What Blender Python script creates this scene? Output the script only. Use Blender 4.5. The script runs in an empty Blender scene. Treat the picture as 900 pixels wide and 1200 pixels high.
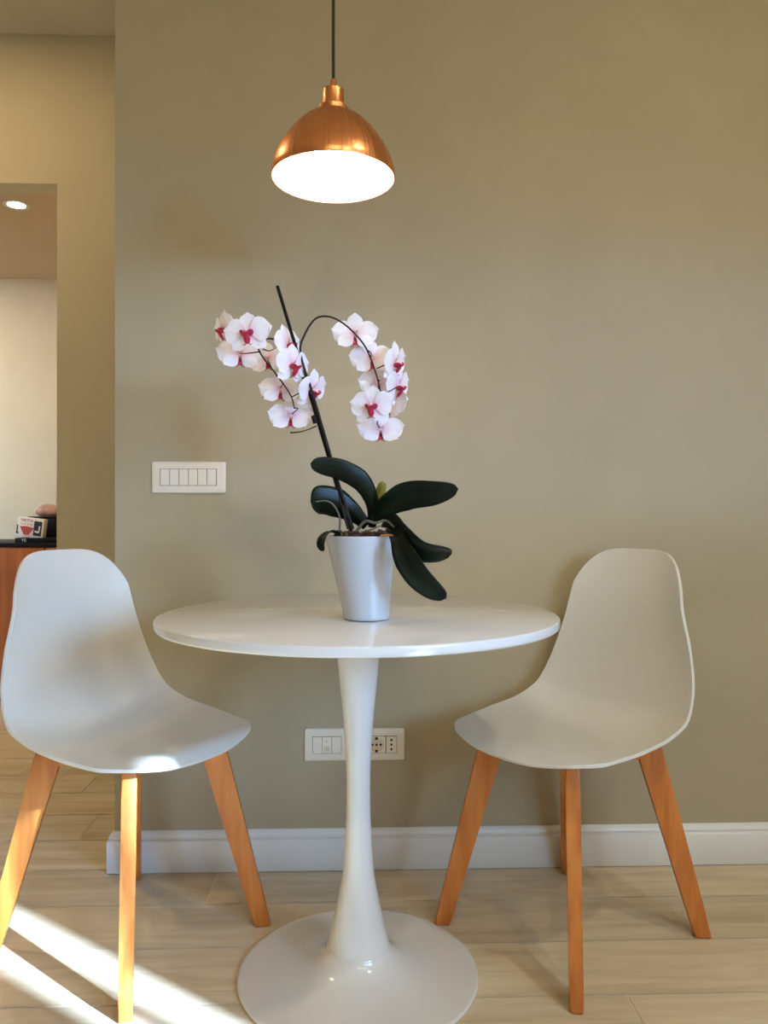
import bpy, bmesh, math, random
import numpy as np
from mathutils import Vector, Matrix
random.seed(7)
PI = math.pi
scene = bpy.context.scene
C = scene.collection

# ------------------------------------------------------------------ helpers
def link(o):
    C.objects.link(o); return o

def obj(name, bm, mats, parent=None, smooth=True, sharp=None):
    """link a bmesh as ONE mesh object"""
    me = bpy.data.meshes.new(name)
    bmesh.ops.recalc_face_normals(bm, faces=bm.faces[:])
    bm.to_mesh(me); bm.free()
    if not isinstance(mats, (list, tuple)): mats = [mats]
    for m in mats: me.materials.append(m)
    if smooth:
        for p in me.polygons: p.use_smooth = True
        me.set_sharp_from_angle(angle=math.radians(sharp if sharp else 38))
    o = link(bpy.data.objects.new(name, me))
    if parent is not None: o.parent = parent
    return o

def tag(o, label, cat, group=None):
    o['label'] = label; o['category'] = cat
    if group: o['group'] = group
    return o

def thing(name, label, cat, loc=(0, 0, 0), rotz=0, group=None):
    o = link(bpy.data.objects.new(name, None))
    o.empty_display_size = .05
    o.location = loc; o.rotation_euler = (0, 0, rotz)
    return tag(o, label, cat, group)

def struct(name, bm, mats, smooth=False, parent=None):
    o = obj(name, bm, mats, parent, smooth)
    if parent is None: o['kind'] = 'structure'
    return o

def add_box(bm, lo, hi, bevel=0, seg=2, mi=0, M=None):
    r = bmesh.ops.create_cube(bm, size=1)
    vs = r['verts']
    for v in vs:
        v.co = Vector([lo[i] + (v.co[i] + .5) * (hi[i] - lo[i]) for i in range(3)])
    fs = set(f for v in vs for f in v.link_faces)
    if bevel:
        es = list(set(e for v in vs for e in v.link_edges))
        rr = bmesh.ops.bevel(bm, geom=es, offset=bevel, segments=seg, affect='EDGES', profile=.5)
        vs = list(set(rr['verts']) | set(v for v in vs if v.is_valid))
        fs = set(f for v in vs for f in v.link_faces)
    for f in fs: f.material_index = mi
    if M is not None:
        for v in vs: v.co = M @ v.co
    return vs

def box(lo, hi, bevel=0, seg=2):
    bm = bmesh.new(); add_box(bm, lo, hi, bevel, seg); return bm

def add_lathe(bm, prof, n=64, mi=0, cx=None, close_top=False, close_bot=False):
    """prof: [(r, z)]; cx: function z -> x offset"""
    rings = []
    for r, z in prof:
        dx = cx(z) if cx else 0
        if r < 1e-6:
            rings.append([bm.verts.new((dx, 0, z))])
        else:
            rings.append([bm.verts.new((dx + r * math.cos(2 * PI * k / n), r * math.sin(2 * PI * k / n), z)) for k in range(n)])
    for a, b in zip(rings, rings[1:]):
        for k in range(n):
            k2 = (k + 1) % n
            if len(a) == 1 and len(b) == 1: continue
            if len(a) == 1: f = bm.faces.new((a[0], b[k], b[k2]))
            elif len(b) == 1: f = bm.faces.new((a[k], b[0], a[k2]))
            else: f = bm.faces.new((a[k], b[k], b[k2], a[k2]))
            f.material_index = mi
    if close_top and len(rings[-1]) > 1: bm.faces.new(rings[-1]).material_index = mi
    if close_bot and len(rings[0]) > 1: bm.faces.new(rings[0]).material_index = mi

def lathe(prof, n=64, **k):
    bm = bmesh.new(); add_lathe(bm, prof, n, **k); return bm

def catmull(pts, n):
    P = np.asarray(pts, float); k = len(P)
    if P.ndim == 1: P = P[:, None]
    t = np.linspace(0, k - 1, n); i = np.clip(t.astype(int), 0, k - 2); f = (t - i)[:, None]
    Q = np.concatenate([[2 * P[0] - P[1]], P, [2 * P[-1] - P[-2]]])
    p0, p1, p2, p3 = Q[i], Q[i + 1], Q[i + 2], Q[i + 3]
    R = .5 * (2 * p1 + (p2 - p0) * f + (2 * p0 - 5 * p1 + 4 * p2 - p3) * f * f + (3 * p1 - p0 - 3 * p2 + p3) * f ** 3)
    return R if np.asarray(pts, float).ndim > 1 else R[:, 0]

def smooth_prof(pts, n):
    return [tuple(p) for p in catmull(pts, n)]

def add_tube(bm, pts, rad, n=8, mi=0, cap=True):
    """pts: list of points; rad: number or list"""
    P = [Vector(p) for p in pts]
    R = rad if hasattr(rad, '__len__') else [rad] * len(P)
    ref = Vector((.13, .27, .95)).normalized()
    rings = []
    u = None
    for i, p in enumerate(P):
        t = (P[min(i + 1, len(P) - 1)] - P[max(i - 1, 0)]).normalized()
        if u is None:
            u = t.cross(ref)
            if u.length < 1e-3: u = t.cross(Vector((1, 0, 0)))
        u = (u - t * u.dot(t)).normalized()
        w = t.cross(u)
        rings.append([bm.verts.new(p + (u * math.cos(2 * PI * k / n) + w * math.sin(2 * PI * k / n)) * R[i]) for k in range(n)])
    for a, b in zip(rings, rings[1:]):
        for k in range(n):
            bm.faces.new((a[k], a[(k + 1) % n], b[(k + 1) % n], b[k])).material_index = mi
    if cap:
        bm.faces.new(rings[0]).material_index = mi; bm.faces.new(rings[-1]).material_index = mi

def tube(pts, rad, n=8, smooth=0):
    bm = bmesh.new()
    if smooth: pts = [tuple(p) for p in catmull(pts, smooth)]
    if hasattr(rad, '__len__') and len(rad) != len(pts):
        rad = list(np.interp(np.linspace(0, 1, len(pts)), np.linspace(0, 1, len(rad)), rad))
    add_tube(bm, pts, rad, n); return bm

def extrude_poly(bm, poly, z0, z1, mi=0, M=None):
    a = [bm.verts.new((x, y, z0)) for x, y in poly]; b = [bm.verts.new((x, y, z1)) for x, y in poly]
    fs = [bm.faces.new(a), bm.faces.new(b)]
    for i in range(len(poly)):
        j = (i + 1) % len(poly); fs.append(bm.faces.new((a[i], a[j], b[j], b[i])))
    for f in fs: f.material_index = mi
    if M is not None:
        for v in a + b: v.co = M @ v.co

# ------------------------------------------------------------------ materials
def srgb(r, g, b):
    f = lambda c: (c / 255 / 12.92) if c / 255 <= .04045 else ((c / 255 + .055) / 1.055) ** 2.4
    return (f(r), f(g), f(b), 1)

def mat(name, col, rough=.5, metal=0, spec=.5, coat=0, emit=None, strength=0):
    m = bpy.data.materials.new(name); m.use_nodes = True
    b = m.node_tree.nodes['Principled BSDF']
    b.inputs['Base Color'].default_value = col
    b.inputs['Roughness'].default_value = rough
    b.inputs['Metallic'].default_value = metal
    b.inputs['Specular IOR Level'].default_value = spec
    b.inputs['Coat Weight'].default_value = coat
    if emit:
        b.inputs['Emission Color'].default_value = emit
        b.inputs['Emission Strength'].default_value = strength
    return m

def N(m, t, **k):
    n = m.node_tree.nodes.new(t)
    for a, v in k.items(): setattr(n, a, v)
    return n

def noise_col(m, ca, cb, scale=8, stretch=(1, 1, 1), detail=4, lo=.35, hi=.65, bump=0, coord='Object', rough_var=None):
    """procedural two-tone noise in the base colour, optional bump"""
    nt = m.node_tree; L = nt.links.new
    b = nt.nodes['Principled BSDF']
    tc = N(m, 'ShaderNodeTexCoord'); mp = N(m, 'ShaderNodeMapping'); mp.inputs['Scale'].default_value = stretch
    nz = N(m, 'ShaderNodeTexNoise'); nz.inputs['Scale'].default_value = scale; nz.inputs['Detail'].default_value = detail
    cr = N(m, 'ShaderNodeValToRGB')
    cr.color_ramp.elements[0].position = lo; cr.color_ramp.elements[0].color = ca
    cr.color_ramp.elements[1].position = hi; cr.color_ramp.elements[1].color = cb
    L(tc.outputs[coord], mp.inputs['Vector']); L(mp.outputs['Vector'], nz.inputs['Vector'])
    L(nz.outputs['Fac'], cr.inputs['Fac']); L(cr.outputs['Color'], b.inputs['Base Color'])
    if bump:
        bp = N(m, 'ShaderNodeBump'); bp.inputs['Strength'].default_value = bump; bp.inputs['Distance'].default_value = .002
        L(nz.outputs['Fac'], bp.inputs['Height']); L(bp.outputs['Normal'], b.inputs['Normal'])
    return m

def paint(name, r, g, b, rough=.85):
    m = mat(name, srgb(r, g, b), rough, spec=.25)
    k = .985
    return noise_col(m, srgb(r * k, g * k, b * k), srgb(min(255, r / k), min(255, g / k), min(255, b / k)), scale=3, bump=.05)

M_taupe = paint('taupe wall paint', 169, 156, 128, .7)
M_cream = paint('cream wall paint', 196, 185, 158)
M_backroom = paint('warm cream wall paint', 206, 186, 150)
M_ceil = paint('ceiling paint', 208, 198, 176)
M_lowceil = paint('warm ceiling paint', 200, 174, 144)
M_white = mat('white gloss trim paint', srgb(220, 218, 212), .35)
M_shell = mat('white satin plastic', srgb(206, 201, 190), .38, spec=.45)
M_table = mat('white lacquered table', srgb(214, 209, 203), .1, spec=.5, coat=.2)
M_ped = mat('white lacquered metal', srgb(210, 206, 200), .14, spec=.5, coat=.4)
M_pot = mat('white glazed ceramic', srgb(190, 193, 196), .1, coat=.5)
M_plate = mat('white switch plastic', srgb(226, 214, 194), .35)
M_rocker = mat('white rocker plastic', srgb(228, 217, 198), .3)
M_gap = mat('dark module gap', srgb(70, 62, 52), .7)
M_hole = mat('black socket hole', srgb(12, 10, 8), .6)
M_black = mat('black fabric cord', srgb(14, 12, 11), .6)
M_blackgloss = mat('black worktop', srgb(12, 9, 9), .5, spec=.2)
M_blackmat = mat('black painted basket', srgb(10, 8, 8), .6, spec=.2)
M_copper = mat('brushed copper', srgb(240, 160, 104), .3, metal=1)
def brush(m):                                        # fine streaks running from the cap down to the rim
    nt = m.node_tree; L = nt.links.new; b = nt.nodes['Principled BSDF']
    tc = N(m, 'ShaderNodeTexCoord'); sp = N(m, 'ShaderNodeSeparateXYZ'); at = N(m, 'ShaderNodeMath', operation='ARCTAN2')
    cb = N(m, 'ShaderNodeCombineXYZ'); nz = N(m, 'ShaderNodeTexNoise'); nz.inputs['Scale'].default_value = 14; nz.inputs['Detail'].default_value = 5
    mr = N(m, 'ShaderNodeMapRange'); mr.inputs['From Min'].default_value = .3; mr.inputs['From Max'].default_value = .7
    mr.inputs['To Min'].default_value = .2; mr.inputs['To Max'].default_value = .42
    bp = N(m, 'ShaderNodeBump'); bp.inputs['Strength'].default_value = .12; bp.inputs['Distance'].default_value = .002
    L(tc.outputs['Object'], sp.inputs[0]); L(sp.outputs['X'], at.inputs[0]); L(sp.outputs['Y'], at.inputs[1]); L(at.outputs[0], cb.inputs['X'])
    L(cb.outputs[0], nz.inputs['Vector']); L(nz.outputs['Fac'], mr.inputs['Value']); L(mr.outputs[0], b.inputs['Roughness'])
    L(nz.outputs['Fac'], bp.inputs['Height']); L(bp.outputs['Normal'], b.inputs['Normal'])
brush(M_copper)
M_inside = mat('white enamel inside shade', srgb(245, 243, 238), .5)
M_bulb = mat('glowing frosted bulb', srgb(255, 255, 255), .5, emit=(1, .88, .76, 1), strength=48)
M_lens = mat('glowing spotlight lens', srgb(255, 255, 255), .5, emit=(1, .86, .66, 1), strength=40)
M_beech = mat('oiled beech wood', srgb(205, 140, 84), .42)
noise_col(M_beech, srgb(170, 92, 30), srgb(204, 128, 58), scale=9, stretch=(5, 5, .55), detail=6, lo=.3, hi=.7, bump=.04)
M_stake = mat('dark brown cane', srgb(22, 13, 12), .8, spec=.2)
M_stem = mat('dark green brown stem', srgb(34, 26, 18), .6, spec=.25)
M_cab = mat('orange brown wood veneer', srgb(170, 100, 52), .4)
noise_col(M_cab, srgb(142, 74, 32), srgb(184, 108, 56), scale=5, stretch=(7, 7, .5), detail=6, lo=.3, hi=.7)
M_leaf = mat('dark glossy orchid leaf', srgb(30, 46, 24), .36, spec=.22)
noise_col(M_leaf, srgb(7, 13, 7), srgb(16, 29, 13), scale=14, detail=3)
M_rib = mat('pale leaf midrib', srgb(26, 42, 20), .4)
M_youngleaf = mat('yellow green young leaf', srgb(150, 140, 50), .4)
noise_col(M_youngleaf, srgb(92, 104, 34), srgb(186, 166, 70), scale=30)
M_root = mat('silvery aerial root', srgb(96, 92, 74), .8)
M_bark = mat('potting bark', srgb(60, 40, 28), .9)
noise_col(M_bark, srgb(30, 20, 15), srgb(96, 62, 38), scale=60, bump=.6)
M_lip = mat('crimson orchid lip', srgb(170, 14, 52), .4)
noise_col(M_lip, srgb(126, 4, 36), srgb(186, 22, 66), scale=160)
M_column = mat('pale pink flower column', srgb(240, 200, 205), .5)
M_card = mat('white carton', srgb(222, 208, 190), .6)
M_red = mat('red print', srgb(176, 44, 28), .6)
M_orange = mat('salmon print', srgb(214, 140, 108), .6)
M_dkred = mat('dark red print', srgb(120, 30, 22), .6)
M_bread = mat('brown bread crust', srgb(168, 92, 46), .6)
noise_col(M_bread, srgb(128, 58, 24), srgb(196, 122, 66), scale=22, bump=.3)
M_film = mat('clear wrapping film', srgb(255, 250, 240), .12)
M_film.node_tree.nodes['Principled BSDF'].inputs['Alpha'].default_value = .16
M_brass = mat('beige socket face', srgb(214, 190, 160), .4)

# orchid petal: white with pink flush near the centre and faint veins, thin and translucent
def petal_material():
    m = bpy.data.materials.new('white pink orchid petal'); m.use_nodes = True
    nt = m.node_tree; nt.nodes.clear(); L = nt.links.new
    out = N(m, 'ShaderNodeOutputMaterial'); mix = N(m, 'ShaderNodeMixShader'); mix.inputs[0].default_value = .3
    d = N(m, 'ShaderNodeBsdfPrincipled'); d.inputs['Roughness'].default_value = .55
    t = N(m, 'ShaderNodeBsdfTranslucent')
    at = N(m, 'ShaderNodeAttribute', attribute_name='flush')
    cr = N(m, 'ShaderNodeValToRGB'); e = cr.color_ramp.elements
    e[0].position = 0; e[0].color = srgb(232, 160, 182)
    e[1].position = .45; e[1].color = srgb(250, 245, 248)
    x = cr.color_ramp.elements.new(.16); x.color = srgb(244, 220, 230)
    tc = N(m, 'ShaderNodeTexCoord'); wv = N(m, 'ShaderNodeTexNoise'); wv.inputs['Scale'].default_value = 260
    mx = N(m, 'ShaderNodeMixRGB', blend_type='MULTIPLY'); mx.inputs[0].default_value = .06
    L(at.outputs['Fac'], cr.inputs['Fac']); L(cr.outputs['Color'], mx.inputs[1])
    L(tc.outputs['Object'], wv.inputs['Vector']); L(wv.outputs['Color'], mx.inputs[2])
    L(mx.outputs[0], d.inputs['Base Color']); L(mx.outputs[0], t.inputs['Color'])
    L(d.outputs[0], mix.inputs[1]); L(t.outputs[0], mix.inputs[2]); L(mix.outputs[0], out.inputs[0])
    return m
M_petal = petal_material()

# wood-look floor tile: tone per plank comes from a face attribute
def floor_material():
    m = bpy.data.materials.new('wood look porcelain plank'); m.use_nodes = True
    nt = m.node_tree; L = nt.links.new; b = nt.nodes['Principled BSDF']
    b.inputs['Roughness'].default_value = .42; b.inputs['Specular IOR Level'].default_value = .4
    at = N(m, 'ShaderNodeAttribute', attribute_name='tone')
    tc = N(m, 'ShaderNodeTexCoord'); mp = N(m, 'ShaderNodeMapping'); mp.inputs['Scale'].default_value = (.7, 7, 1)
    off = N(m, 'ShaderNodeVectorMath', operation='ADD'); comb = N(m, 'ShaderNodeCombineXYZ')
    ml = N(m, 'ShaderNodeMath', operation='MULTIPLY'); ml.inputs[1].default_value = 37
    L(at.outputs['Fac'], ml.inputs[0]); L(ml.outputs[0], comb.inputs['X']); L(ml.outputs[0], comb.inputs['Y'])
    L(tc.outputs['Object'], off.inputs[0]); L(comb.outputs[0], off.inputs[1]); L(off.outputs[0], mp.inputs['Vector'])
    nz = N(m, 'ShaderNodeTexNoise'); nz.inputs['Scale'].default_value = 3.2; nz.inputs['Detail'].default_value = 7; nz.inputs['Roughness'].default_value = .62; nz.inputs['Distortion'].default_value = .6
    cr = N(m, 'ShaderNodeValToRGB'); e = cr.color_ramp.elements
    e[0].position = .28; e[0].color = srgb(182, 162, 130)
    e[1].position = .74; e[1].color = srgb(217, 201, 173)
    x = e.new(.5); x.color = srgb(202, 184, 153)
    hs = N(m, 'ShaderNodeHueSaturation')
    mr = N(m, 'ShaderNodeMapRange'); mr.inputs['To Min'].default_value = .93; mr.inputs['To Max'].default_value = 1.05
    L(mp.outputs['Vector'], nz.inputs['Vector']); L(nz.outputs['Fac'], cr.inputs['Fac'])
    L(at.outputs['Fac'], mr.inputs['Value']); L(mr.outputs[0], hs.inputs['Value'])
    L(cr.outputs['Color'], hs.inputs['Color']); L(hs.outputs[0], b.inputs['Base Color'])
    bp = N(m, 'ShaderNodeBump'); bp.inputs['Strength'].default_value = .12; bp.inputs['Distance'].default_value = .001
    L(nz.outputs['Fac'], bp.inputs['Height']); L(bp.outputs['Normal'], b.inputs['Normal'])
    return m
M_floor = floor_material()
M_grout = mat('pale floor grout', srgb(226, 212, 188), .8)

# ------------------------------------------------------------------ room shell
XL, XR, YB, YF, ZC = -2.6, 1.9, -3.25, 1.1, 2.85     # side walls, rear wall, wall behind, ceiling
WE = -.634                                           # free end of the taupe wall
bm = bmesh.new(); add_box(bm, (WE, 0, 0), (XR, .14, ZC)); struct('wall_back', bm, M_taupe)
# cream wall further back with an opening to the next room
OX0, OX1, OZ = -2.12, -1.205, 2.252
bm = bmesh.new()
add_box(bm, (OX1, YF, 0), (XR, YF + .1, ZC)); add_box(bm, (XL, YF, 0), (OX0, YF + .1, ZC)); add_box(bm, (OX0, YF, OZ), (OX1, YF + .1, ZC))
struct('wall_hall', bm, M_cream)
bm = bmesh.new(); add_box(bm, (OX1 - .008, YF + .03, .0), (OX1 - .0005, YF + .075, OZ - .002)); struct('trim_1', bm, mat('brown jamb seal', srgb(112, 88, 56), .6))
struct('wall_left', box((XL - .1, YB - .1, 0), (XL, YF + .1, ZC)), M_cream)
RX0, RX1, RZ0, RZ1 = 1.1, 1.85, 0.92, 1.75               # unseen window opening added behind the viewer to let in fill daylight
bm = bmesh.new()
add_box(bm, (XL, YB - .1, 0), (RX0, YB, ZC)); add_box(bm, (RX1, YB - .1, 0), (XR, YB, ZC))
add_box(bm, (RX0, YB - .1, 0), (RX1, YB, RZ0)); add_box(bm, (RX0, YB - .1, RZ1), (RX1, YB, ZC))
struct('wall_rear', bm, M_cream)
bm = bmesh.new()
for x in (RX0, (RX0 + RX1) / 2 - .03, RX1 - .06): add_box(bm, (x, YB - .06, RZ0), (x + .06, YB - .01, RZ1))
for z in (RZ0, RZ1 - .06): add_box(bm, (RX0, YB - .06, z), (RX1, YB - .01, z + .06))
struct('fill_window', bm, M_white)
# right wall with the window opening
WY0, WY1, WZ0, WZ1 = -3.2, -2.156, .92, 1.95
bm = bmesh.new()
add_box(bm, (XR, YB - .1, 0), (XR + .06, WY0, ZC)); add_box(bm, (XR, WY1, 0), (XR + .06, YF + .1, ZC))
add_box(bm, (XR, WY0, 0), (XR + .06, WY1, WZ0)); add_box(bm, (XR, WY0, WZ1), (XR + .06, WY1, ZC))
struct('wall_right', bm, M_cream)
bm = bmesh.new()                                     # window frame: a shutter board and a post leave two slits for the sun
add_box(bm, (XR, WY0, WZ0), (XR + .05, WY0 + .04, WZ1)); add_box(bm, (XR, -2.56, WZ0), (XR + .015, -2.336, WZ1))
add_box(bm, (XR, WY0 + .04, WZ0), (XR + .05, -2.56, WZ0 + .03)); add_box(bm, (XR, WY0 + .04, WZ1 - .03), (XR + .05, -2.56, WZ1))
add_box(bm, (XR, -2.276, WZ0), (XR + .015, -2.236, WZ1)); add_box(bm, (XR, -2.341, 1.66), (XR + .015, WY1, WZ1))
struct('window_1', bm, M_white)
struct('ceiling', box((XL - .1, YB - .1, ZC), (XR + .06, YF + .1, ZC + .1)), M_ceil)
# next room
struct('wall_next_room_back', box((-3.2, 2.41, 0), (-.7, 2.5, 2.26)), M_backroom)
struct('wall_next_room_right', box((-.8, YF + .1, 0), (-.7, 2.41, 2.26)), M_backroom)
struct('wall_next_room_left', box((-3.2, YF + .1, 0), (-3.1, 2.41, 2.26)), M_backroom)
struct('ceiling_next_room', box((-3.2, YF + .1, 2.26), (-.7, 2.5, 2.33)), M_lowceil)

# floor: grout bed and one plank quad per tile, all one floor
bm = bmesh.new(); tone = bm.faces.layers.float.new('tone')
add_box(bm, (-3.2, YB - .1, -.06), (XR + .06, 2.5, -.0015), mi=1)
J = {0: -.364, -1: 0.0, -2: .06, -3: .52, 1: -.3, 2: -.80, 3: -1.75}
rnd = random.Random(5)
r = -25
while True:
    y0 = -.177 + r * .1893; y1 = y0 + .1893
    if y0 > 2.5: break
    if y1 > YB - .1:
        j = J.get(r, rnd.uniform(-.9, .9))
        x = j - 1.8 * 3
        while x < XR + .06:
            a, b_ = max(x, -3.2), min(x + 1.8, XR + .06)
            if b_ > a:
                g = .0017
                q = [(a + g, y0 + g), (b_ - g, y0 + g), (b_ - g, y1 - g), (a + g, y1 - g)]
                f = bm.faces.new([bm.verts.new((px, py, 0)) for px, py in q]); f[tone] = rnd.random()
            x += 1.8
    r += 1
struct('floor', bm, [M_floor, M_grout])

# baseboard along the taupe wall, wrapped around its free end
def sweep(path, prof):
    bm = bmesh.new(); rows = []
    n = len(path)
    for i, p in enumerate(path):
        p = Vector((p[0], p[1]))
        dirs = []
        if i > 0: dirs.append((p - Vector(path[i - 1])).normalized())
        if i < n - 1: dirs.append((Vector(path[i + 1]) - p).normalized())
        nr = [Vector((-d.y, d.x)) for d in dirs]
        m = sum(nr, Vector((0, 0))); m.normalize(); m /= m.dot(nr[0])
        rows.append([bm.verts.new((p.x + m.x * o, p.y + m.y * o, z)) for o, z in prof])
    for a, b in zip(rows, rows[1:]):
        for k in range(len(prof) - 1): bm.faces.new((a[k], a[k + 1], b[k + 1], b[k]))
    bm.faces.new(rows[0]); bm.faces.new(rows[-1])
    return bm
prof = [(0, .0015), (.015, .0015), (.016, .003), (.016, .082), (.0145, .085), (.0105, .087), (.0105, .090), (.012, .0925), (.0105, .098), (.006, .104), (.003, .107), (0, .107)]
struct('baseboard_back', sweep([(WE, .14), (WE, 0), (XR, 0)][::-1], [(o, z) for o, z in prof]), M_white, smooth=True)

# ------------------------------------------------------------------ tulip table
TX, TY, TH = 0.0, -.465, .73
t = thing('tulip_table', 'round white tulip table on a flared pedestal, orchid standing on it', 'table', (TX, TY, 0))
edge = [(0, TH - .019), (.393, TH - .019), (.3975, TH - .0178), (.3995, TH - .0155), (.4, TH - .013), (.4, TH - .003), (.3992, TH - .0008), (.397, TH), (0, TH)]
obj('tabletop', lathe(edge, 160), M_table, t, sharp=60)
pp = smooth_prof([(.052, .712), (.049, .70), (.0405, .61), (.0315, .52), (.0262, .44), (.0245, .38), (.0262, .29), (.032, .207), (.041, .155), (.051, .11), (.0585, .077), (.0625, .058)], 60)
obj('pedestal', lathe([(0, .712)] + pp + [(.0622, .055), (0, .055)], 72), M_ped, t, sharp=60)
bb = smooth_prof([(.0632, .0575), (.068, .0485), (.08, .038), (.10, .0275), (.135, .018), (.18, .012), (.22, .009), (.239, .0075)], 40)
obj('base', lathe([(0, .0565), (.062, .0575)] + bb + [(.2418, .0062), (.2428, .0035), (.2418, .0005), (0, .0005)], 128), M_ped, t, sharp=60)

# ------------------------------------------------------------------ chairs
PROF = [[0.2224, 0.4284], [0.1877, 0.4459], [0.1148, 0.4441], [0.0298, 0.4392], [-0.0696, 0.4395], [-0.1471, 0.4666], [-0.1888, 0.5395], [-0.2157, 0.6322], [-0.2292, 0.7361], [-0.2569, 0.8461]]
WID = [0.1837, 0.1965, 0.2117, 0.2218, 0.2209, 0.2166, 0.2045, 0.1815, 0.1548, 0.1432]
CURL = [0, 0, 0.007, 0.0201, 0.034, 0.0383, 0.0286, 0.0312, 0.0342, 0.0345]
K0, K1 = .1374, .0725
def shell_bm(n=84, m=65):
    NN = 500
    P = catmull(PROF, NN); Wd = catmull(WID, NN); Cu = catmull(CURL, NN)
    tan = np.gradient(P, axis=0); tan /= np.linalg.norm(tan, axis=1)[:, None]
    nor = np.stack([tan[:, 1], -tan[:, 0]], 1)
    tt = np.sin(np.linspace(-PI / 2, PI / 2, m)) * .8 + np.linspace(-1, 1, m) * .2; ab = np.minimum(1, np.abs(tt))
    sl = K0 * ab ** 2.6 + .045 * (1 - np.sqrt(1 - ab ** 6)); sh = 1 - K1 * ab ** 4 - .03 * (1 - np.sqrt(1 - ab ** 8))
    s = (sl + (sh - sl) * np.linspace(0, 1, n)[:, None]) * (NN - 1)
    i = np.clip(s.astype(int), 0, NN - 2); f = s - i
    g1 = lambda A: A[i] * (1 - f) + A[i + 1] * f
    g2 = lambda A: A[i] * (1 - f)[..., None] + A[i + 1] * f[..., None]
    Pc, Nn, Wc, Cc = g2(P), g2(nor), g1(Wd), g1(Cu)
    T = np.broadcast_to(tt, s.shape); lift = Cc * np.abs(T) ** 2.5
    X = Pc[..., 0] + Nn[..., 0] * lift; Z = Pc[..., 1] + Nn[..., 1] * lift; Y = Wc * T
    bm = bmesh.new()
    v = [[bm.verts.new((X[a, b], Y[a, b], Z[a, b])) for b in range(m)] for a in range(n)]
    for a in range(n - 1):
        for b in range(m - 1): bm.faces.new((v[a][b], v[a][b + 1], v[a + 1][b + 1], v[a + 1][b]))
    return bm

def leg_bm(sx, sy):
    foot = Vector((.209 * sx if sx > 0 else -.216, .192 * sy, 0)); top = Vector((.214 * sx * .585, .192 * sy * .585, .428))
    rad = Vector((sx * .214, sy * .192, 0)).normalized(); tg = Vector((-rad.y, rad.x, 0))
    bm = bmesh.new(); rows = []
    for k in range(9):
        u = k / 8; c = foot.lerp(top, u); w = .0175 + (.0285 - .0175) * u; h = .013 + .0012 * u
        rows.append([bm.verts.new(c + rad * a * w + tg * b * h) for a, b in ((-1, -1), (1, -1), (1, 1), (-1, 1))])
    for a, b in zip(rows, rows[1:]):
        for k in range(4): bm.faces.new((a[k], a[(k + 1) % 4], b[(k + 1) % 4], b[k]))
    bm.faces.new(rows[0]); bm.faces.new(rows[-1])
    es = [e for e in bm.edges if abs((e.verts[0].co - e.verts[1].co).normalized().z) > .5 or e.verts[0].co.z < 1e-6 and e.verts[1].co.z < 1e-6]
    bmesh.ops.bevel(bm, geom=es, offset=.0045, segments=3, affect='EDGES', profile=.5)
    return bm

def make_chair(label, loc, rz):
    t = thing('dining_chair', label, 'chair', loc, rz, 'dining chairs at the table')
    sh = obj('seat_shell', shell_bm(), M_shell, t, sharp=80)
    so = sh.modifiers.new('thickness', 'SOLIDIFY'); so.thickness = .0075; so.offset = 0
    bv = sh.modifiers.new('rim', 'BEVEL'); bv.width = .003; bv.segments = 3; bv.limit_method = 'ANGLE'; bv.angle_limit = math.radians(50)
    for sx in (1, -1):
        for sy in (1, -1): obj('leg', leg_bm(sx, sy), M_beech, t)
    bm = bmesh.new()
    for s in (1, -1):
        d = Vector((.214, .192 * s, 0)); a = math.atan2(d.y, d.x)
        Mx = Matrix.Rotation(a, 4, 'Z')
        add_box(bm, (-.165, -.0135, .388 if s > 0 else .3882), (.165, .0135, .418 if s > 0 else .4178), .003, 2, M=Mx)
    obj('cross_frame', bm, M_beech, t)
    bm = bmesh.new(); add_box(bm, (-.07, -.06, .4175), (.07, .06, .4345), .004)
    obj('seat_mount', bm, M_shell, t)
    return t
make_chair('white shell chair with beech legs, sunlight on its seat edge and leg', (-0.4967, -0.3164, 0), math.radians(-33.9))
make_chair('white shell chair with beech legs, all in shade, before the bare taupe wall', (0.4720, -0.3188, 0), math.radians(-145.2))

# ------------------------------------------------------------------ pendant lamp
PX, PY, RZ = -.05, -.493, 1.601
t = thing('pendant_lamp', 'copper dome pendant lamp, lit, hanging on a black cord above the table', 'lamp', (PX, PY, 0))
outer = smooth_prof([(.0225, .1315), (.034, .1285), (.050, .1205), (.069, .106), (.088, .0845), (.1055, .058), (.1175, .032), (.1228, .012), (.1235, 0)], 44)
inner = [(max(.001, r - .0022), z - (.002 if z > .02 else 0)) for r, z in outer]
bm = bmesh.new()
add_lathe(bm, [(r, RZ + z) for r, z in outer] + [(.1228, RZ - .0012), (.1213, RZ)], 128)
obj('shade', bm, M_copper, t, sharp=60)
obj('shade_lining', lathe([(.1213, RZ + .0001)] + [(r, RZ + z) for r, z in inner[::-1][1:]] + [(.0, RZ + .1275)], 96), M_inside, t, sharp=60)
cap = [(0, .124), (.030, .125), (.031, .1275), (.031, .1395), (.0298, .141), (.0225, .1412), (.0215, .143), (.0215, .1755), (.0203, .177), (.0075, .1775), (.007, .1785), (.007, .196), (.006, .1975), (0, .1975)]
obj('lamp_holder', lathe([(r, RZ + z) for r, z in cap], 48), M_copper, t, sharp=35)
obj('cord', tube([(0, 0, RZ + .196), (0, 0, 2.2), (0, 0, ZC - .02)], .0032, 10), M_black, t)
obj('ceiling_rose', lathe([(0, ZC - .03), (.045, ZC - .03), (.05, ZC - .026), (.05, ZC - .0005), (0, ZC - .0005)], 48), M_copper, t, sharp=35)
bz = RZ + .066
ball = [(0, bz - .04)] + [(.04 * math.sin(a), bz - .04 * math.cos(a)) for a in np.linspace(.15, 2.6, 18)] + [(.014, bz + .045), (.014, bz + .059), (0, bz + .059)]
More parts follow.
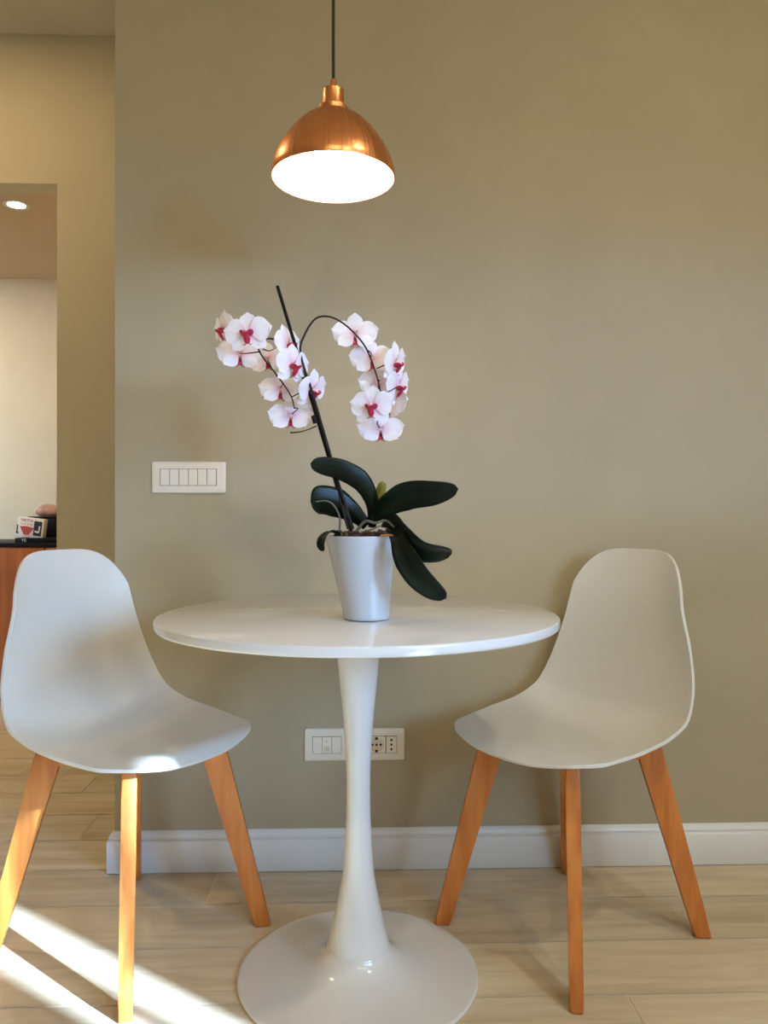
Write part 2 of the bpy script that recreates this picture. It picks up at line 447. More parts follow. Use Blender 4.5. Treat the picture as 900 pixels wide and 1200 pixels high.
obj('bulb', lathe(ball, 40), M_bulb, t, sharp=60)

# ------------------------------------------------------------------ switches and sockets
def rbox(bm, x0, x1, z0, z1, y0, y1, bev=.002, mi=0):
    add_box(bm, (x0, y1, z0), (x1, y0, z1), bev, 3, mi)
def cover(x0, x1, z0, z1):
    bm = bmesh.new()
    def ring(ins, y, r):
        pts = []
        for cx_, cz, a0 in ((x1 - ins - r, z1 - ins - r, 0), (x0 + ins + r, z1 - ins - r, 90), (x0 + ins + r, z0 + ins + r, 180), (x1 - ins - r, z0 + ins + r, 270)):
            for k in range(6):
                a = math.radians(a0 + k * 18); pts.append(bm.verts.new((cx_ + r * math.cos(a), y, cz + r * math.sin(a))))
        return pts
    rs = [ring(0, -.0003, .006), ring(0, -.004, .006), ring(.0012, -.0062, .005), ring(.008, -.0088, .004)]
    for a, b in zip(rs, rs[1:]):
        for k in range(24): bm.faces.new((a[k], a[(k + 1) % 24], b[(k + 1) % 24], b[k]))
    bm.faces.new(rs[0]); bm.faces.new(rs[-1])
    return bm

t = thing('light_switch', 'white light switch plate with a row of rockers, high on the taupe wall', 'light switch', (-.442, 0, 1.027))
obj('cover_plate', cover(-.096, .096, -.0412, .0412), M_plate, t)
bm = bmesh.new(); rbox(bm, -.0735, .0735, -.0222, .0222, -.0085, -.0091, 0); obj('module_gap', bm, M_gap, t, smooth=False)
for k in range(6):
    bm = bmesh.new(); x0 = -.0725 + k * .02417
    bulge = .0006 if k in (0, 4) else 0
    rbox(bm, x0 + .0007, x0 + .0235, -.0212, .0212, -.0088, -.0108 - bulge - (.0003 if k % 2 else 0), .0006)
    obj('rocker', bm, M_rocker, t)

t = thing('wall_socket', 'white wall socket plate behind the table pedestal', 'socket', (-.0095, 0, .327))
obj('cover_plate', cover(-.1315, .1315, -.0425, .0425), M_plate, t)
bm = bmesh.new(); rbox(bm, -.1105, -.0345, -.0225, .0225, -.0085, -.0091, 0); obj('module_gap', bm, M_gap, t, smooth=False)
bm = bmesh.new(); rbox(bm, .0255, .1105, -.0225, .0225, -.0085, -.0091, 0); obj('module_gap', bm, M_gap, t, smooth=False)
for x0 in (-.1095, -.0595):
    bm = bmesh.new(); rbox(bm, x0, x0 + .0242, -.0215, .0215, -.0088, -.011, .0006); obj('rocker', bm, M_rocker, t)
def disc(bm, x, z, r, y, mi=0, n=24, depth=.0006):
    M = Matrix.Translation((x, y, z)) @ Matrix.Rotation(PI / 2, 4, 'X')
    extrude_poly(bm, [(r * math.cos(2 * PI * k / n), r * math.sin(2 * PI * k / n)) for k in range(n)], 0, depth, mi, M)
bm = bmesh.new(); rbox(bm, -.0845, -.0605, -.0215, .0215, -.0088, -.0105, .0006)
m_ = obj('telephone_module', bm, M_rocker, t)
bm = bmesh.new(); rbox(bm, -.079, -.066, -.016, -.004, -.0104, -.0112, .0005); rbox(bm, -.0755, -.0695, .008, .013, -.0104, -.0110, .0003)
obj('jack', bm, M_brass, m_)
bm = bmesh.new(); rbox(bm, .0265, .0805, -.0215, .0215, -.0088, -.0105, .0006)
m_ = obj('round_socket', bm, M_rocker, t)
bm = bmesh.new()
M = Matrix.Translation((.057, -.0104, 0)) @ Matrix.Rotation(PI / 2, 4, 'X')
extrude_poly(bm, [(.0195 * math.cos(2 * PI * k / 40), .0195 * math.sin(2 * PI * k / 40)) for k in range(40)], 0, .0005, 0, M)
obj('socket_face', bm, M_brass, m_, smooth=False)
bm = bmesh.new()
for x, z in ((.0462, 0), (.057, 0), (.0678, 0)): disc(bm, x, z, .0032, -.0107, n=16)
for z in (.0165, -.0165): rbox(bm, .0535, .0605, z - .0035, z + .0035, -.0107, -.0114, .0003)
obj('pin_holes', bm, M_hole, m_, smooth=False)
bm = bmesh.new(); rbox(bm, .0825, .1095, -.0215, .0215, -.0088, -.0105, .0006)
m_ = obj('three_pin_socket', bm, M_rocker, t)
bm = bmesh.new()
for z in (.012, 0, -.012): rbox(bm, .0935, .0985, z - .0031, z + .0031, -.0104, -.0109, .0003)
obj('pin_holes', bm, M_hole, m_, smooth=False)

# ------------------------------------------------------------------ potted orchid
OX, OY = .016, -.555
root = thing('potted_orchid', 'white and pink orchid in a white ceramic pot on the table', 'potted plant', (OX, OY, TH))
OV = Vector((OX, OY, TH))
def loc(p): return Vector(p) - OV
PH = .160
lean = lambda z: -.0105 * z / PH
po = smooth_prof([(.0440, .004), (.0475, .03), (.0545, .075), (.0625, .12), (.0695, PH - .003)], 24)
bm = bmesh.new()
add_lathe(bm, [(0, .001), (.040, .001), (.0428, .0018)] + po + [(.0700, PH - .001), (.0695, PH), (.0675, PH), (.0668, PH - .002), (.0655, PH - .02), (.0, PH - .024)], 96, cx=lean)
obj('pot', bm, M_pot, root, sharp=60)
bm = bmesh.new()
for k in range(90):
    a = random.uniform(0, 2 * PI); r = .050 * math.sqrt(random.random())
    Mx = Matrix.Translation((lean(PH) + r * math.cos(a), r * math.sin(a), PH - .004 + random.uniform(-.004, .007))) @ Matrix.Rotation(random.uniform(0, 6), 4, Vector((random.random() - .5, random.random() - .5, random.random())).normalized())
    s = random.uniform(.005, .012)
    add_box(bm, (-s, -s * .6, -s * .35), (s, s * .6, s * .35), .0015, 1, M=Mx)
add_lathe(bm, [(0, PH - .005), (.055, PH - .006), (.0645, PH - .012), (0, PH - .016)], 32, cx=lambda z: lean(PH))
o = obj('potting_bark', bm, M_bark, root); o['kind'] = 'stuff'

def leaf(pts, width, hint, mt=M_leaf, fold=.18, tipw=.0, nu=30, blunt=.55, name='leaf', rib=True):
    P = [Vector(p) for p in catmull([tuple(loc(p)) for p in pts], nu)]
    bm = bmesh.new(); rows = []; nv = 9; H = Vector(hint)
    ridge = []
    for i, p in enumerate(P):
        u = i / (nu - 1)
        t_ = (P[min(i + 1, nu - 1)] - P[max(i - 1, 0)]).normalized()
        s = (H - t_ * H.dot(t_)).normalized(); nrm = t_.cross(s)
        w = width / 2 * (.34 + .66 * min(1, u / .45) ** 1.1) * (1 if u < blunt else math.sqrt(max(0, 1 - ((u - blunt) / (1 - blunt)) ** 2.2))) + .0004
        row = []
        for j in range(nv):
            v = -1 + 2 * j / (nv - 1)
            row.append(bm.verts.new(p + s * w * v + nrm * (abs(v) ** 1.3 - .35) * w * fold * 2 * (1 - .35 * u)))
        rows.append(row)
    for a, b in zip(rows, rows[1:]):
        for j in range(nv - 1):
            f = bm.faces.new((a[j], a[j + 1], b[j + 1], b[j]))
    o = obj(name, bm, mt, root)
    so = o.modifiers.new('thickness', 'SOLIDIFY'); so.thickness = .0022; so.offset = 0
    if rib:
        bm = bmesh.new()
        c = []
        for i in range(2, nu - 2):
            c.append((rows, i))
        me = o.data; pts2 = [me.vertices[i * nv + nv // 2].co.copy() for i in range(1, nu - 1)]
        add_tube(bm, pts2, list(np.linspace(.0013, .0005, len(pts2))), 6)
        obj('midrib', bm, M_rib, o)
    return o
leaf([(0.0264, -0.5451, 0.9056), (0.0261, -0.5601, 0.9516), (0.0065, -0.5744, 0.9902), (-0.0288, -0.5833, 1.0122), (-0.0671, -0.5870, 1.0215), (-0.0891, -0.5913, 1.0260)], .040, (.35, -.35, .85), fold=.22)
leaf([(0.0165, -0.5447, 0.9089), (-0.0131, -0.5438, 0.9353), (-0.0458, -0.5527, 0.9533), (-0.0715, -0.5618, 0.9580), (-0.0907, -0.5662, 0.9563)], .056, (.25, -.2, .95), blunt=.72, fold=.15)
leaf([(0.0231, -0.5449, 0.9155), (0.0517, -0.5759, 0.9449), (0.0924, -0.5973, 0.9671), (0.1392, -0.6088, 0.9716), (0.1851, -0.6103, 0.9779)], .055, (.15, -.45, .88), fold=.2, blunt=.5)
leaf([(0.0456, -0.5657, 0.9157), (0.0660, -0.6164, 0.9163), (0.0828, -0.6520, 0.8937), (0.1096, -0.6629, 0.8696), (0.1400, -0.6639, 0.8635), (0.1680, -0.6598, 0.8617)], .052, (.35, -.75, .6), fold=.2, blunt=.66)
leaf([(0.0578, -0.5861, 0.9063), (0.0710, -0.6416, 0.8888), (0.0825, -0.6570, 0.8587), (0.1050, -0.6627, 0.8224), (0.1313, -0.6586, 0.7976), (0.1579, -0.6544, 0.7802)], .046, (.75, -.3, .55), fold=.2, blunt=.5)
leaf([(0.0297, -0.5452, 0.9155), (0.0346, -0.5453, 0.9518), (0.0427, -0.5506, 0.9764), (0.0475, -0.5558, 0.9942)], .017, (.9, -.2, .3), mt=M_youngleaf, rib=False, fold=.5)
leaf([(-0.0320, -0.5831, 0.8935), (-0.0518, -0.6125, 0.8990), (-0.0634, -0.6321, 0.8902), (-0.0679, -0.6370, 0.8764), (-0.0632, -0.6371, 0.8641)], .017, (.8, -.5, .2), rib=False)
# short green shoot stub under the big leaf
obj('aerial_root', tube([loc(p) for p in ((-0.0355, -0.5730, 0.8997), (-0.0353, -0.5810, 0.9256), (-0.0464, -0.5847, 0.9480), (-0.0608, -0.5842, 0.9560), (-0.0801, -0.5816, 0.9545))], [.002, .0017, .0015, .0012], 8, 18), M_root, root)
obj('aerial_root', tube([loc(p) for p in ((-0.0129, -0.5738, 0.8997), (-0.0177, -0.5786, 0.9223), (-0.0257, -0.5784, 0.9384), (-0.0306, -0.5752, 0.9481))], [.003, .0026, .002], 8, 12), M_stem, root)
obj('aerial_root', tube([loc(p) for p in ((-0.0031, -0.5941, 0.9001), (0.0127, -0.6046, 0.9178), (0.0315, -0.6153, 0.9147), (0.0503, -0.6159, 0.9194), (0.0655, -0.6264, 0.9070))], [.003, .0026, .002], 8, 16), M_root, root)
obj('aerial_root', tube([loc(p) for p in ((0.0064, -0.6044, 0.8972), (0.0220, -0.6149, 0.9021), (0.0409, -0.6156, 0.9100))], [.0022, .002, .0015], 8, 12), M_root, root)
obj('aerial_root', tube([loc(p) for p in ((0.0406, -0.6256, 0.8914), (0.0560, -0.6311, 0.8931), (0.0720, -0.6216, 0.8897))], [.0022, .0025, .0015], 8, 12), mat('ochre dry root', srgb(176, 120, 66), .7), root)

# cane stake and the two flowering stems
obj('support_stake', tube([loc((-0.0147, -0.5487, 0.8991)), loc((-0.1539, -0.5641, 1.3648))], .0034, 10), M_stake, root)
def stem_mesh(main, rad, twigs, name):
    bm = bmesh.new()
    add_tube(bm, [tuple(p) for p in catmull([tuple(loc(p)) for p in main], 70)], list(np.linspace(rad[0], rad[1], 70)), 8)
    for tw in twigs:
        q = catmull([tuple(loc(p)) for p in tw], 9)
        add_tube(bm, [tuple(p) for p in q], list(np.linspace(.0013, .0009, 9)), 6)
    return obj(name, bm, M_stem, root)
FL = {   # centre, facing (x right, y away, z up), roll, size
    'L1': ((-0.2602, -0.5356, 1.2880), (-.8,-.6,-.1), 0, .9),
    'L2': ((-0.2070, -0.5874, 1.2698), (-.12,-.97,.12), 5, 1.0),
    'L3': ((-0.2289, -0.5366, 1.2402), (-.2,.9,-.35), 0, 1.0),
    'L4': ((-0.1798, -0.5082, 1.2363), (.05,.9,-.35), -8, .9),
    'L5': ((-0.1337, -0.5548, 1.2551), (.8,-.45,.1), 10, .95),
    'L6': ((-0.1230, -0.5851, 1.2102), (.72,-.6,-.1), 0, .95),
    'L7': ((-0.1509, -0.5292, 1.1743), (0,.9,-.4), 0, .95),
    'L8': ((-0.1301, -0.5399, 1.1216), (.05,.88,-.45), 0, 1.0),
    'L9': ((-0.0883, -0.5513, 1.1694), (.8,-.45,-.35), 10, .95),
    'R1': ((-0.0065, -0.5440, 1.2798), (0,.93,-.3), 0, 1.0),
    'R2': ((0.0248, -0.5400, 1.2330), (-.05,.93,-.3), -5, .95),
    'R3': ((0.0704, -0.5565, 1.2218), (.86,-.45,-.2), 12, .95),
    'R4': ((0.0399, -0.5355, 1.1859), (.05,.93,-.3), 0, .9),
    'R5': ((0.0763, -0.5367, 1.1809), (.84,-.5,-.25), 8, .95),
    'R6': ((0.0256, -0.5901, 1.1335), (-.25,-.96,.1), 0, .95),
    'R7': ((0.0635, -0.5263, 1.1441), (.6,.7,-.3), 0, .9),
    'R8': ((0.0426, -0.5556, 1.0941), (0,.8,-.5), 0, 1.0),
}
stem_mesh([(-0.0098, -0.5539, 0.9025), (-0.0358, -0.5590, 0.9842), (-0.0616, -0.5642, 1.0733), (-0.0874, -0.5663, 1.1622), (-0.1097, -0.5706, 1.2357), (-0.1017, -0.5708, 1.2712), (-0.0823, -0.5715, 1.3003), (-0.0596, -0.5742, 1.3055), (-0.0354, -0.5770, 1.2961), (-0.0096, -0.5799, 1.2747), (0.0145, -0.5827, 1.2437), (0.0322, -0.5833, 1.1987), (0.0418, -0.5836, 1.1569), (0.0404, -0.5775, 1.1127)],
          (.0026, .0013),
          [[(-0.0064, -0.5800, 1.2715), (-0.0032, -0.5691, 1.2708), (-0.0057, -0.5540, 1.2775)], [(0.0161, -0.5827, 1.2405), (0.0243, -0.5700, 1.2367), (0.0230, -0.5529, 1.2304)], [(0.0338, -0.5833, 1.2051), (0.0485, -0.5758, 1.2131), (0.0651, -0.5663, 1.2215)],
           [(0.0370, -0.5834, 1.1842), (0.0407, -0.5655, 1.1857), (0.0379, -0.5454, 1.1875)], [(0.0402, -0.5835, 1.1633), (0.0569, -0.5661, 1.1646), (0.0725, -0.5466, 1.1760)], [(0.0410, -0.5826, 1.1506), (0.0323, -0.5753, 1.1517), (0.0258, -0.5801, 1.1381)], [(0.0419, -0.5806, 1.1413), (0.0541, -0.5560, 1.1481), (0.0614, -0.5362, 1.1444)], [(0.0404, -0.5775, 1.1127), (0.0356, -0.5734, 1.1035), (0.0408, -0.5605, 1.0968)]],
          'flower_stem')
stem_mesh([(-0.0196, -0.5535, 0.9025), (-0.0425, -0.5528, 0.9844), (-0.0655, -0.5500, 1.0664), (-0.0856, -0.5414, 1.1331), (-0.1098, -0.5256, 1.2017), (-0.1368, -0.5197, 1.2494), (-0.1619, -0.5338, 1.2694), (-0.1798, -0.5633, 1.2627), (-0.1869, -0.5830, 1.2454), (-0.1799, -0.5883, 1.2268), (-0.1486, -0.5843, 1.1862), (-0.1265, -0.5820, 1.1531), (-0.1204, -0.5782, 1.1296)],
          (.0026, .0013),
          [[(-0.1853, -0.5831, 1.2486), (-0.2002, -0.5676, 1.2535), (-0.2091, -0.5723, 1.2652)], [(-0.1831, -0.5882, 1.2347), (-0.2098, -0.5673, 1.2357), (-0.2274, -0.5467, 1.2398)], [(-0.1792, -0.5683, 1.2583), (-0.2127, -0.5472, 1.2627), (-0.2504, -0.5359, 1.2815)], [(-0.1786, -0.5863, 1.2400), (-0.1667, -0.5787, 1.2384), (-0.1525, -0.5612, 1.2503)],
           [(-0.1534, -0.5841, 1.1894), (-0.1462, -0.5594, 1.2020), (-0.1388, -0.5696, 1.2098)], [(-0.1627, -0.5858, 1.2050), (-0.1690, -0.5586, 1.2182), (-0.1774, -0.5283, 1.2340)], [(-0.1407, -0.5836, 1.1768), (-0.1462, -0.5594, 1.1760), (-0.1499, -0.5392, 1.1743)], [(-0.1249, -0.5821, 1.1515), (-0.1097, -0.5706, 1.1614), (-0.0945, -0.5561, 1.1686)], [(-0.1204, -0.5782, 1.1312), (-0.1146, -0.5704, 1.1307), (-0.1276, -0.5500, 1.1236)]],
          'flower_stem')
obj('flower_bud', lathe([(0, 0), (.0022, .0015), (.003, .004), (.002, .0075), (0, .009)], 12), M_youngleaf, root).location = loc((-0.1865, -0.5861, 1.2431))
obj('side_shoot', tube([loc(p) for p in ((-0.0795, -0.5636, 1.0993), (-0.0939, -0.5661, 1.0925), (-0.1099, -0.5686, 1.0873), (-0.1291, -0.5699, 1.0855))], [.0014, .001, .0016], 8, 12), M_stem, root)
obj('stem_clip', tube([loc((-0.0852, -0.5634, 1.1188)), loc((-0.0812, -0.5625, 1.1043))], .0052, 12), M_stake, root)

def tepal(bm, fl, L_, W_, ang, z0, bend, sharpness, nu=18, nv=10, r0=.003, ruffle=0, ph=0):
    d = Vector((math.cos(ang), math.sin(ang), 0)); s = Vector((-d.y, d.x, 0))
    rows = []
    for i in range(nu + 1):
        u = 1 - (1 - i / nu) ** 1.9
        h = W_ / 2 * (.02 + .98 * max(0, 1 - abs(2 * u ** sharpness - 1) ** 2.3) ** .55) * (.45 + .55 * min(1, u / .4))
        row = []
        for j in range(nv + 1):
            v = -1 + 2 * j / nv
            p = d * (r0 + L_ * u * (1 - .10 * abs(v) ** 2 * u)) + s * h * v
            p.z = z0 + bend * u * u * L_ + .10 * h * v * v + ruffle * math.sin(v * 4 + ph) * u * u * .002
            vt = bm.verts.new(p); row.append((vt, u))
        rows.append(row)
    for a, b in zip(rows, rows[1:]):
        for j in range(nv):
            bm.faces.new((a[j][0], a[j + 1][0], b[j + 1][0], b[j][0]))
    for row in rows:
        for vt, u in row: vt[fl] = u
def flower_mesh():
    bm = bmesh.new(); fl = bm.verts.layers.float.new('flush')
    tepal(bm, fl, .035, .027, PI / 2, -.0012, -.12, 1.15)
    for a in (math.radians(222), math.radians(318)): tepal(bm, fl, .035, .025, a, -.0014, -.14, 1.15)
    for a, ph in ((math.radians(12), 0), (math.radians(168), 2)): tepal(bm, fl, .0385, .043, a, .0006, -.06, 1.0, ruffle=1, ph=ph, nv=14)
    me = bpy.data.meshes.new('flower'); bmesh.ops.recalc_face_normals(bm, faces=bm.faces[:]); bm.to_mesh(me); bm.free()
    me.materials.append(M_petal)
    for p in me.polygons: p.use_smooth = True
    return me
def blob(bm, c, r, mi, M=Matrix(), n=10):
    q = bmesh.ops.create_uvsphere(bm, u_segments=n, v_segments=n - 2, radius=1)
    for v in q['verts']:
        v.co = M @ (Vector((v.co.x * r[0], v.co.y * r[1], v.co.z * r[2])) + Vector(c))
        for f in v.link_faces: f.material_index = mi
def lip_mesh():
    bm = bmesh.new()
    blob(bm, (0, .0005, .006), (.0036, .0034, .007), 1)                                    # column
    for s in (1, -1):                                                                       # raised side lobes
        blob(bm, (0, 0, 0), (.0065, .0028, .0075), 0, Matrix.Translation((s * .0062, -.003, .0085)) @ Matrix.Rotation(s * .7, 4, 'Z') @ Matrix.Rotation(-.3, 4, 'X'))
    blob(bm, (0, 0, 0), (.0058, .0105, .0026), 0, Matrix.Translation((0, -.011, .0075)) @ Matrix.Rotation(.55, 4, 'X'))   # mid lobe
    blob(bm, (0, -.004, .010), (.0024, .0024, .0022), 2)
    for s in (1, -1):                                                                       # tendrils at the tip
        add_tube(bm, [(s * .002, -.0185, .003), (s * .005, -.022, .004), (s * .008, -.0215, .0065)], [.0009, .0007, .0004], 5)
    me = bpy.data.meshes.new('lip'); bm.to_mesh(me); bm.free()
    for m in (M_lip, M_column, M_youngleaf): me.materials.append(m)
    for p in me.polygons: p.use_smooth = True
    return me
FM, LM = flower_mesh(), lip_mesh()
for key, (c, face, roll, size) in FL.items():
    z = Vector(face).normalized(); up = Vector((0, 0, 1)); x = up.cross(z).normalized(); y = z.cross(x)
    R = Matrix((x, y, z)).transposed().to_4x4() @ Matrix.Rotation(math.radians(roll), 4, 'Z')
    o = link(bpy.data.objects.new('flower', FM)); o.parent = root
    o.matrix_local = Matrix.Translation(loc(c)) @ R @ Matrix.Scale(size * 1.14, 4)
    l = link(bpy.data.objects.new('lip', LM)); l.parent = o; l['label'] = 'crimson lip'

# ------------------------------------------------------------------ next room: cabinet and what stands on it
CZ = .788
t = thing('cabinet', 'orange brown wooden cabinet with a black worktop, in the next room', 'cabinet', (-1.75, 1.81, 0))
obj('body', box((-.95, .02, .06), (.80, .6, CZ - .02), .002), M_cab, t)
obj('plinth', box((-.93, .06, 0), (.78, .58, .06)), M_blackmat, t, smooth=False)
obj('worktop', box((-.96, -.005, CZ - .018), (.81, .6, CZ), .002), M_blackgloss, t)
for x0 in (-.945, -.36, .225):
    d = obj('door', box((x0, .0, .065), (x0 + .57, .0195, CZ - .022), .002), M_cab, t)
    obj('handle', tube([(x0 + .5, -.018, .42), (x0 + .5, -.018, .56)], .005, 8), M_black, d)
# black tray with a little white lettering
def text_mesh(s, size, M, mt, parent, name, depth=.0004, xs=1):
    cu = bpy.data.curves.new(name, 'FONT'); cu.body = s; cu.size = size; cu.align_x = 'CENTER'; cu.align_y = 'CENTER'; cu.extrude = depth
    tmp = bpy.data.objects.new('tmp', cu); C.objects.link(tmp)
    bpy.context.view_layer.update()
    me = bpy.data.meshes.new_from_object(tmp.evaluated_get(bpy.context.evaluated_depsgraph_get()))
    bpy.data.objects.remove(tmp); me.name = name
    me.transform(Matrix.Scale(xs, 4, (1, 0, 0))); me.transform(M); me.materials.clear(); me.materials.append(mt)
    o = link(bpy.data.objects.new(name, me)); o.parent = parent
    return o
FRONT = Matrix.Rotation(PI / 2, 4, 'X')
t = thing('serving_tray', 'low black tray with small white letters under the printed carton', 'tray', (-1.60, 1.9, CZ))
bm = bmesh.new(); add_box(bm, (-.10, -.045, 0), (.115, .06, .024), .003)
obj('tray', bm, M_blackmat, t)
text_mesh('YE', .022, Matrix.Translation((-.055, -.0455, .012)) @ FRONT, M_card, t, 'lettering')
t = thing('bread_basket', 'black box shaped bread basket with a wrapped loaf on top', 'basket', (-1.60, 2.09, CZ))
bm = bmesh.new(); add_box(bm, (-.085, -.11, 0), (.14, .11, .122), .006)
obj('body', bm, M_blackmat, t)
bm = bmesh.new(); add_box(bm, (-.088, -.113, .1222), (.143, .113, .130), .003)
obj('lid', bm, M_blackmat, t)
# carton
t = thing('food_carton', 'white carton printed with a red fan and a black panel', 'box', (-1.638, 1.895, CZ + .0255))
t.rotation_euler = (0, math.radians(7), math.radians(-4))
cw, ch, cd = .135, .098, .04
obj('carton', box((-cw / 2, -cd / 2, 0), (cw / 2, cd / 2, ch), .0015), M_card, t)
fy = -cd / 2 - .0006
def fmat(x, z): return Matrix.Translation((x, fy, z)) @ FRONT
text_mesh('FRETTA', .019, fmat(-.018, .083), M_dkred, t, 'lettering', xs=.95)
bm = bmesh.new()
for k in range(5):
    x = -.05 + k * .0145
    extrude_poly(bm, [(x, .055 - abs(k - 2) * .002), (x + .013, .055 - abs(k - 1.2) * .002), (-.016 + (k - 1.5) * .005, .012), (-.020 + (k - 1.5) * .005, .012)], 0, .0005, 0, fmat(0, 0))
obj('fan_print', bm, M_red, t, smooth=False)
bm = bmesh.new()
for k in range(4):
    x = -.046 + k * .0155; extrude_poly(bm, [(x, .062), (x + .008, .062), (x + .008, .069), (x, .069)], 0, .0004, 0, fmat(0, 0))
obj('caption_print', bm, M_orange, t, smooth=False)
bm = bmesh.new(); extrude_poly(bm, [(.020, .012), (.060, .012), (.060, .085), (.020, .085)], 0, .0005, 0, fmat(0, 0))
obj('panel_print', bm, M_black, t, smooth=False)
bm = bmesh.new()
W2 = Matrix.Translation((0, fy - .0006, 0)) @ FRONT
for q in ([(.045, .028), (.050, .028), (.053, .062), (.045, .062)], [(.026, .030), (.045, .026), (.045, .036), (.026, .038)]): extrude_poly(bm, q, 0, .0004, 0, W2)
obj('figure_print', bm, M_card, t, smooth=False)
bm = bmesh.new()
for q in ([(-.066, .018), (-.060, .018), (-.060, .058), (-.066, .058)], [(-.0665, .014), (-.055, .014), (-.055, .022), (-.0665, .022)]): extrude_poly(bm, q, 0, .0005, 0, fmat(0, 0))
obj('side_print', bm, M_black, t, smooth=False)
# loaf in film
t = thing('bread_loaf', 'brown bread loaf in clear film on the black basket', 'bread', (-1.612, 2.06, CZ + .1305))
def loaf_bm(rx, ry, rz, seed, jit):
    bm = bmesh.new(); bmesh.ops.create_uvsphere(bm, u_segments=28, v_segments=16, radius=1)
    rn = random.Random(seed)
    ph = [rn.uniform(0, 6) for _ in range(4)]
    for v in bm.verts:
        k = 1 + jit * (math.sin(4 * v.co.x + ph[0]) + math.sin(5 * v.co.y + ph[1]) + math.sin(7 * v.co.z + ph[2])) / 3
        v.co = Vector((v.co.x * rx * k, v.co.y * ry * k, max(0, (v.co.z * k + .72)) * rz))
    return bm
obj('loaf', loaf_bm(.066, .05, .036, 3, .06), M_bread, t)
obj('film_wrap', loaf_bm(.078, .056, .041, 5, .16), M_film, t)

# ------------------------------------------------------------------ spotlights
def spotlight(x, y, z, label, power, size=.045, group=None, col=(1, .9, .68)):
    t = thing('ceiling_spotlight', label, 'spotlight', (x, y, z), 0, group)
    obj('trim_ring', lathe([(size * .8, -.0005), (size * .8, -.004), (size, -.006), (size * 1.18, -.004), (size * 1.2, -.0005)], 36), M_white, t)
    obj('lens', lathe([(0, -.003), (size * .78, -.003), (size * .78, -.0006), (0, -.0006)], 36), M_lens, t, smooth=False)
    ld = bpy.data.lights.new('spotlight beam', 'AREA'); ld.shape = 'DISK'; ld.size = size * 1.5; ld.energy = power; ld.color = col
    lo = link(bpy.data.objects.new('beam', ld)); lo.parent = t; lo.location = (0, 0, -.008)
    return t
spotlight(-1.467, 1.335, 2.26, 'small lit recessed spotlight in the low ceiling of the next room', 7)
spotlight(-2.5, 1.85, 2.26, 'added fill spotlight deeper in the next room, out of the picture', 8)  # added lamp, never in view, brightens the next room
for x, y in ((1.2, -1.5), (1.0, -2.6), (.1, -2.9)):  # lamps added as warm room fill, none of them in view
    spotlight(x, y, ZC, 'added unseen fill spotlight in the dining room ceiling behind the viewer', 12.5, .05, 'added dining room fill spotlights')

spotlight(-1.5, .35, ZC, 'added unseen fill spotlight in the ceiling before the opening to the next room', 9, .05, None, (1, .72, .4))  # unseen lamp added to warm the hall floor and cream wall

# ------------------------------------------------------------------ daylight
sd = bpy.data.lights.new('sun', 'SUN'); sd.energy = 42; sd.angle = math.radians(1.0); sd.color = (.56, .82, 1.22)
so = link(bpy.data.objects.new('sun', sd))
so.rotation_euler = Vector((.8097, -.5868, math.tan(math.radians(23)))).to_track_quat('Z', 'Y').to_euler()
pd = bpy.data.lights.new('window portal', 'AREA'); pd.shape = 'RECTANGLE'; pd.size = WY1 - WY0; pd.size_y = WZ1 - WZ0
pd.cycles.is_portal = True
po_ = link(bpy.data.objects.new('window portal', pd)); po_.location = (XR + .03, (WY0 + WY1) / 2, (WZ0 + WZ1) / 2)
po_.rotation_euler = (PI / 2, 0, PI / 2)
pd2 = bpy.data.lights.new('fill window portal', 'AREA'); pd2.shape = 'RECTANGLE'; pd2.size = RX1 - RX0; pd2.size_y = RZ1 - RZ0
pd2.cycles.is_portal = True
pq = link(bpy.data.objects.new('fill window portal', pd2)); pq.location = ((RX0 + RX1) / 2, YB - .05, (RZ0 + RZ1) / 2)  # sits in the added rear window
pq.rotation_euler = (PI / 2, 0, 0)
w = bpy.data.worlds.new('sky'); scene.world = w; w.use_nodes = True
nt = w.node_tree; L = nt.links.new; bg = nt.nodes['Background']
tc = nt.nodes.new('ShaderNodeTexCoord'); sx = nt.nodes.new('ShaderNodeSeparateXYZ'); cr = nt.nodes.new('ShaderNodeValToRGB')
L(tc.outputs['Generated'], sx.inputs[0]); L(sx.outputs['Z'], cr.inputs['Fac']); L(cr.outputs['Color'], bg.inputs['Color'])
e = cr.color_ramp.elements
half = nt.nodes.new('ShaderNodeMath'); half.operation = 'MULTIPLY_ADD'; half.inputs[1].default_value = .5; half.inputs[2].default_value = .5
L(sx.outputs['Z'], half.inputs[0]); L(half.outputs[0], cr.inputs['Fac'])
e[0].position = 0; e[0].color = (.03, .03, .03, 1); e[1].position = 1; e[1].color = (.05, .1, .2, 1)
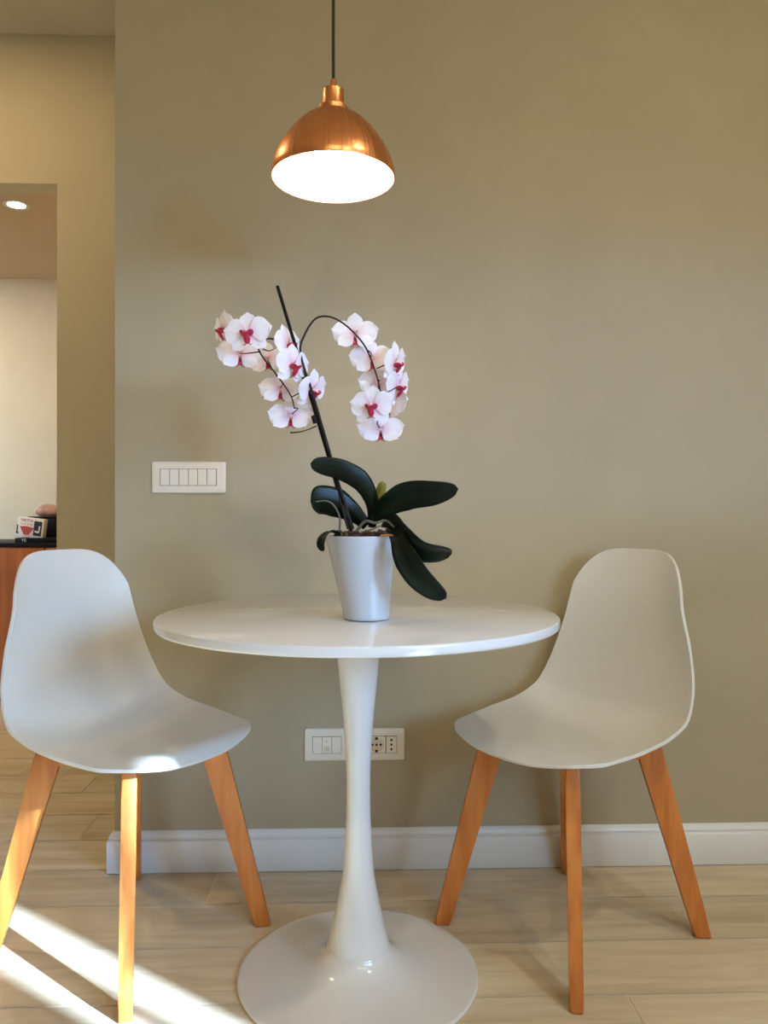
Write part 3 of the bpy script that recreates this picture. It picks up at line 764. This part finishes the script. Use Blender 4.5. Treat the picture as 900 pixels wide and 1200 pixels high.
for p_, c_ in ((.49, (.05, .07, .09, 1)), (.50, (.36, .62, 1.2, 1)), (0.522, (.36, .62, 1.2, 1)), (0.522 + .015, (.11, .18, .28, 1)), (.8, (.11, .18, .28, 1))):
    k = e.new(p_); k.color = c_
bg.inputs['Strength'].default_value = 68
glow = nt.nodes.new('ShaderNodeVectorMath'); glow.operation = 'DOT_PRODUCT'         # sky glow added to light the left chair through the right window
glow.inputs[1].default_value = Vector([0.69, -0.72, 0.25]).normalized()
mr = nt.nodes.new('ShaderNodeMapRange'); mr.interpolation_type = 'SMOOTHSTEP'
mr.inputs['From Min'].default_value = math.cos(math.radians(13)); mr.inputs['From Max'].default_value = math.cos(math.radians(5))
mr.inputs['To Min'].default_value = 0; mr.inputs['To Max'].default_value = 42
bg2 = nt.nodes.new('ShaderNodeBackground'); bg2.inputs['Color'].default_value = (.24, .6, 1.25, 1)
add = nt.nodes.new('ShaderNodeAddShader')
L(tc.outputs['Generated'], glow.inputs[0]); L(glow.outputs['Value'], mr.inputs['Value']); L(mr.outputs[0], bg2.inputs['Strength'])
L(bg.outputs[0], add.inputs[0]); L(bg2.outputs[0], add.inputs[1]); L(add.outputs[0], nt.nodes['World Output'].inputs['Surface'])

# ------------------------------------------------------------------ camera and colour
cd_ = bpy.data.cameras.new('camera'); cd_.sensor_fit = 'VERTICAL'; cd_.sensor_height = 24; cd_.lens = 24 * 910 / 1200; cd_.clip_start = .05
cam = link(bpy.data.objects.new('camera', cd_)); cam.location = (0, -2.045, .932)
cam.rotation_euler = (math.radians(90 + math.degrees(math.atan(2 / 910))), 0, -math.atan(.033))
scene.camera = cam
vs = scene.view_settings
vs.view_transform = 'Standard'; vs.look = 'None'; vs.gamma = 1; vs.use_curve_mapping = False; vs.exposure = 0
scene.cycles.use_denoising = True
scene.cycles.max_bounces = 10; scene.cycles.diffuse_bounces = 6
scene.cycles.sample_clamp_indirect = 6
scene.cycles.caustics_reflective = False; scene.cycles.caustics_refractive = False
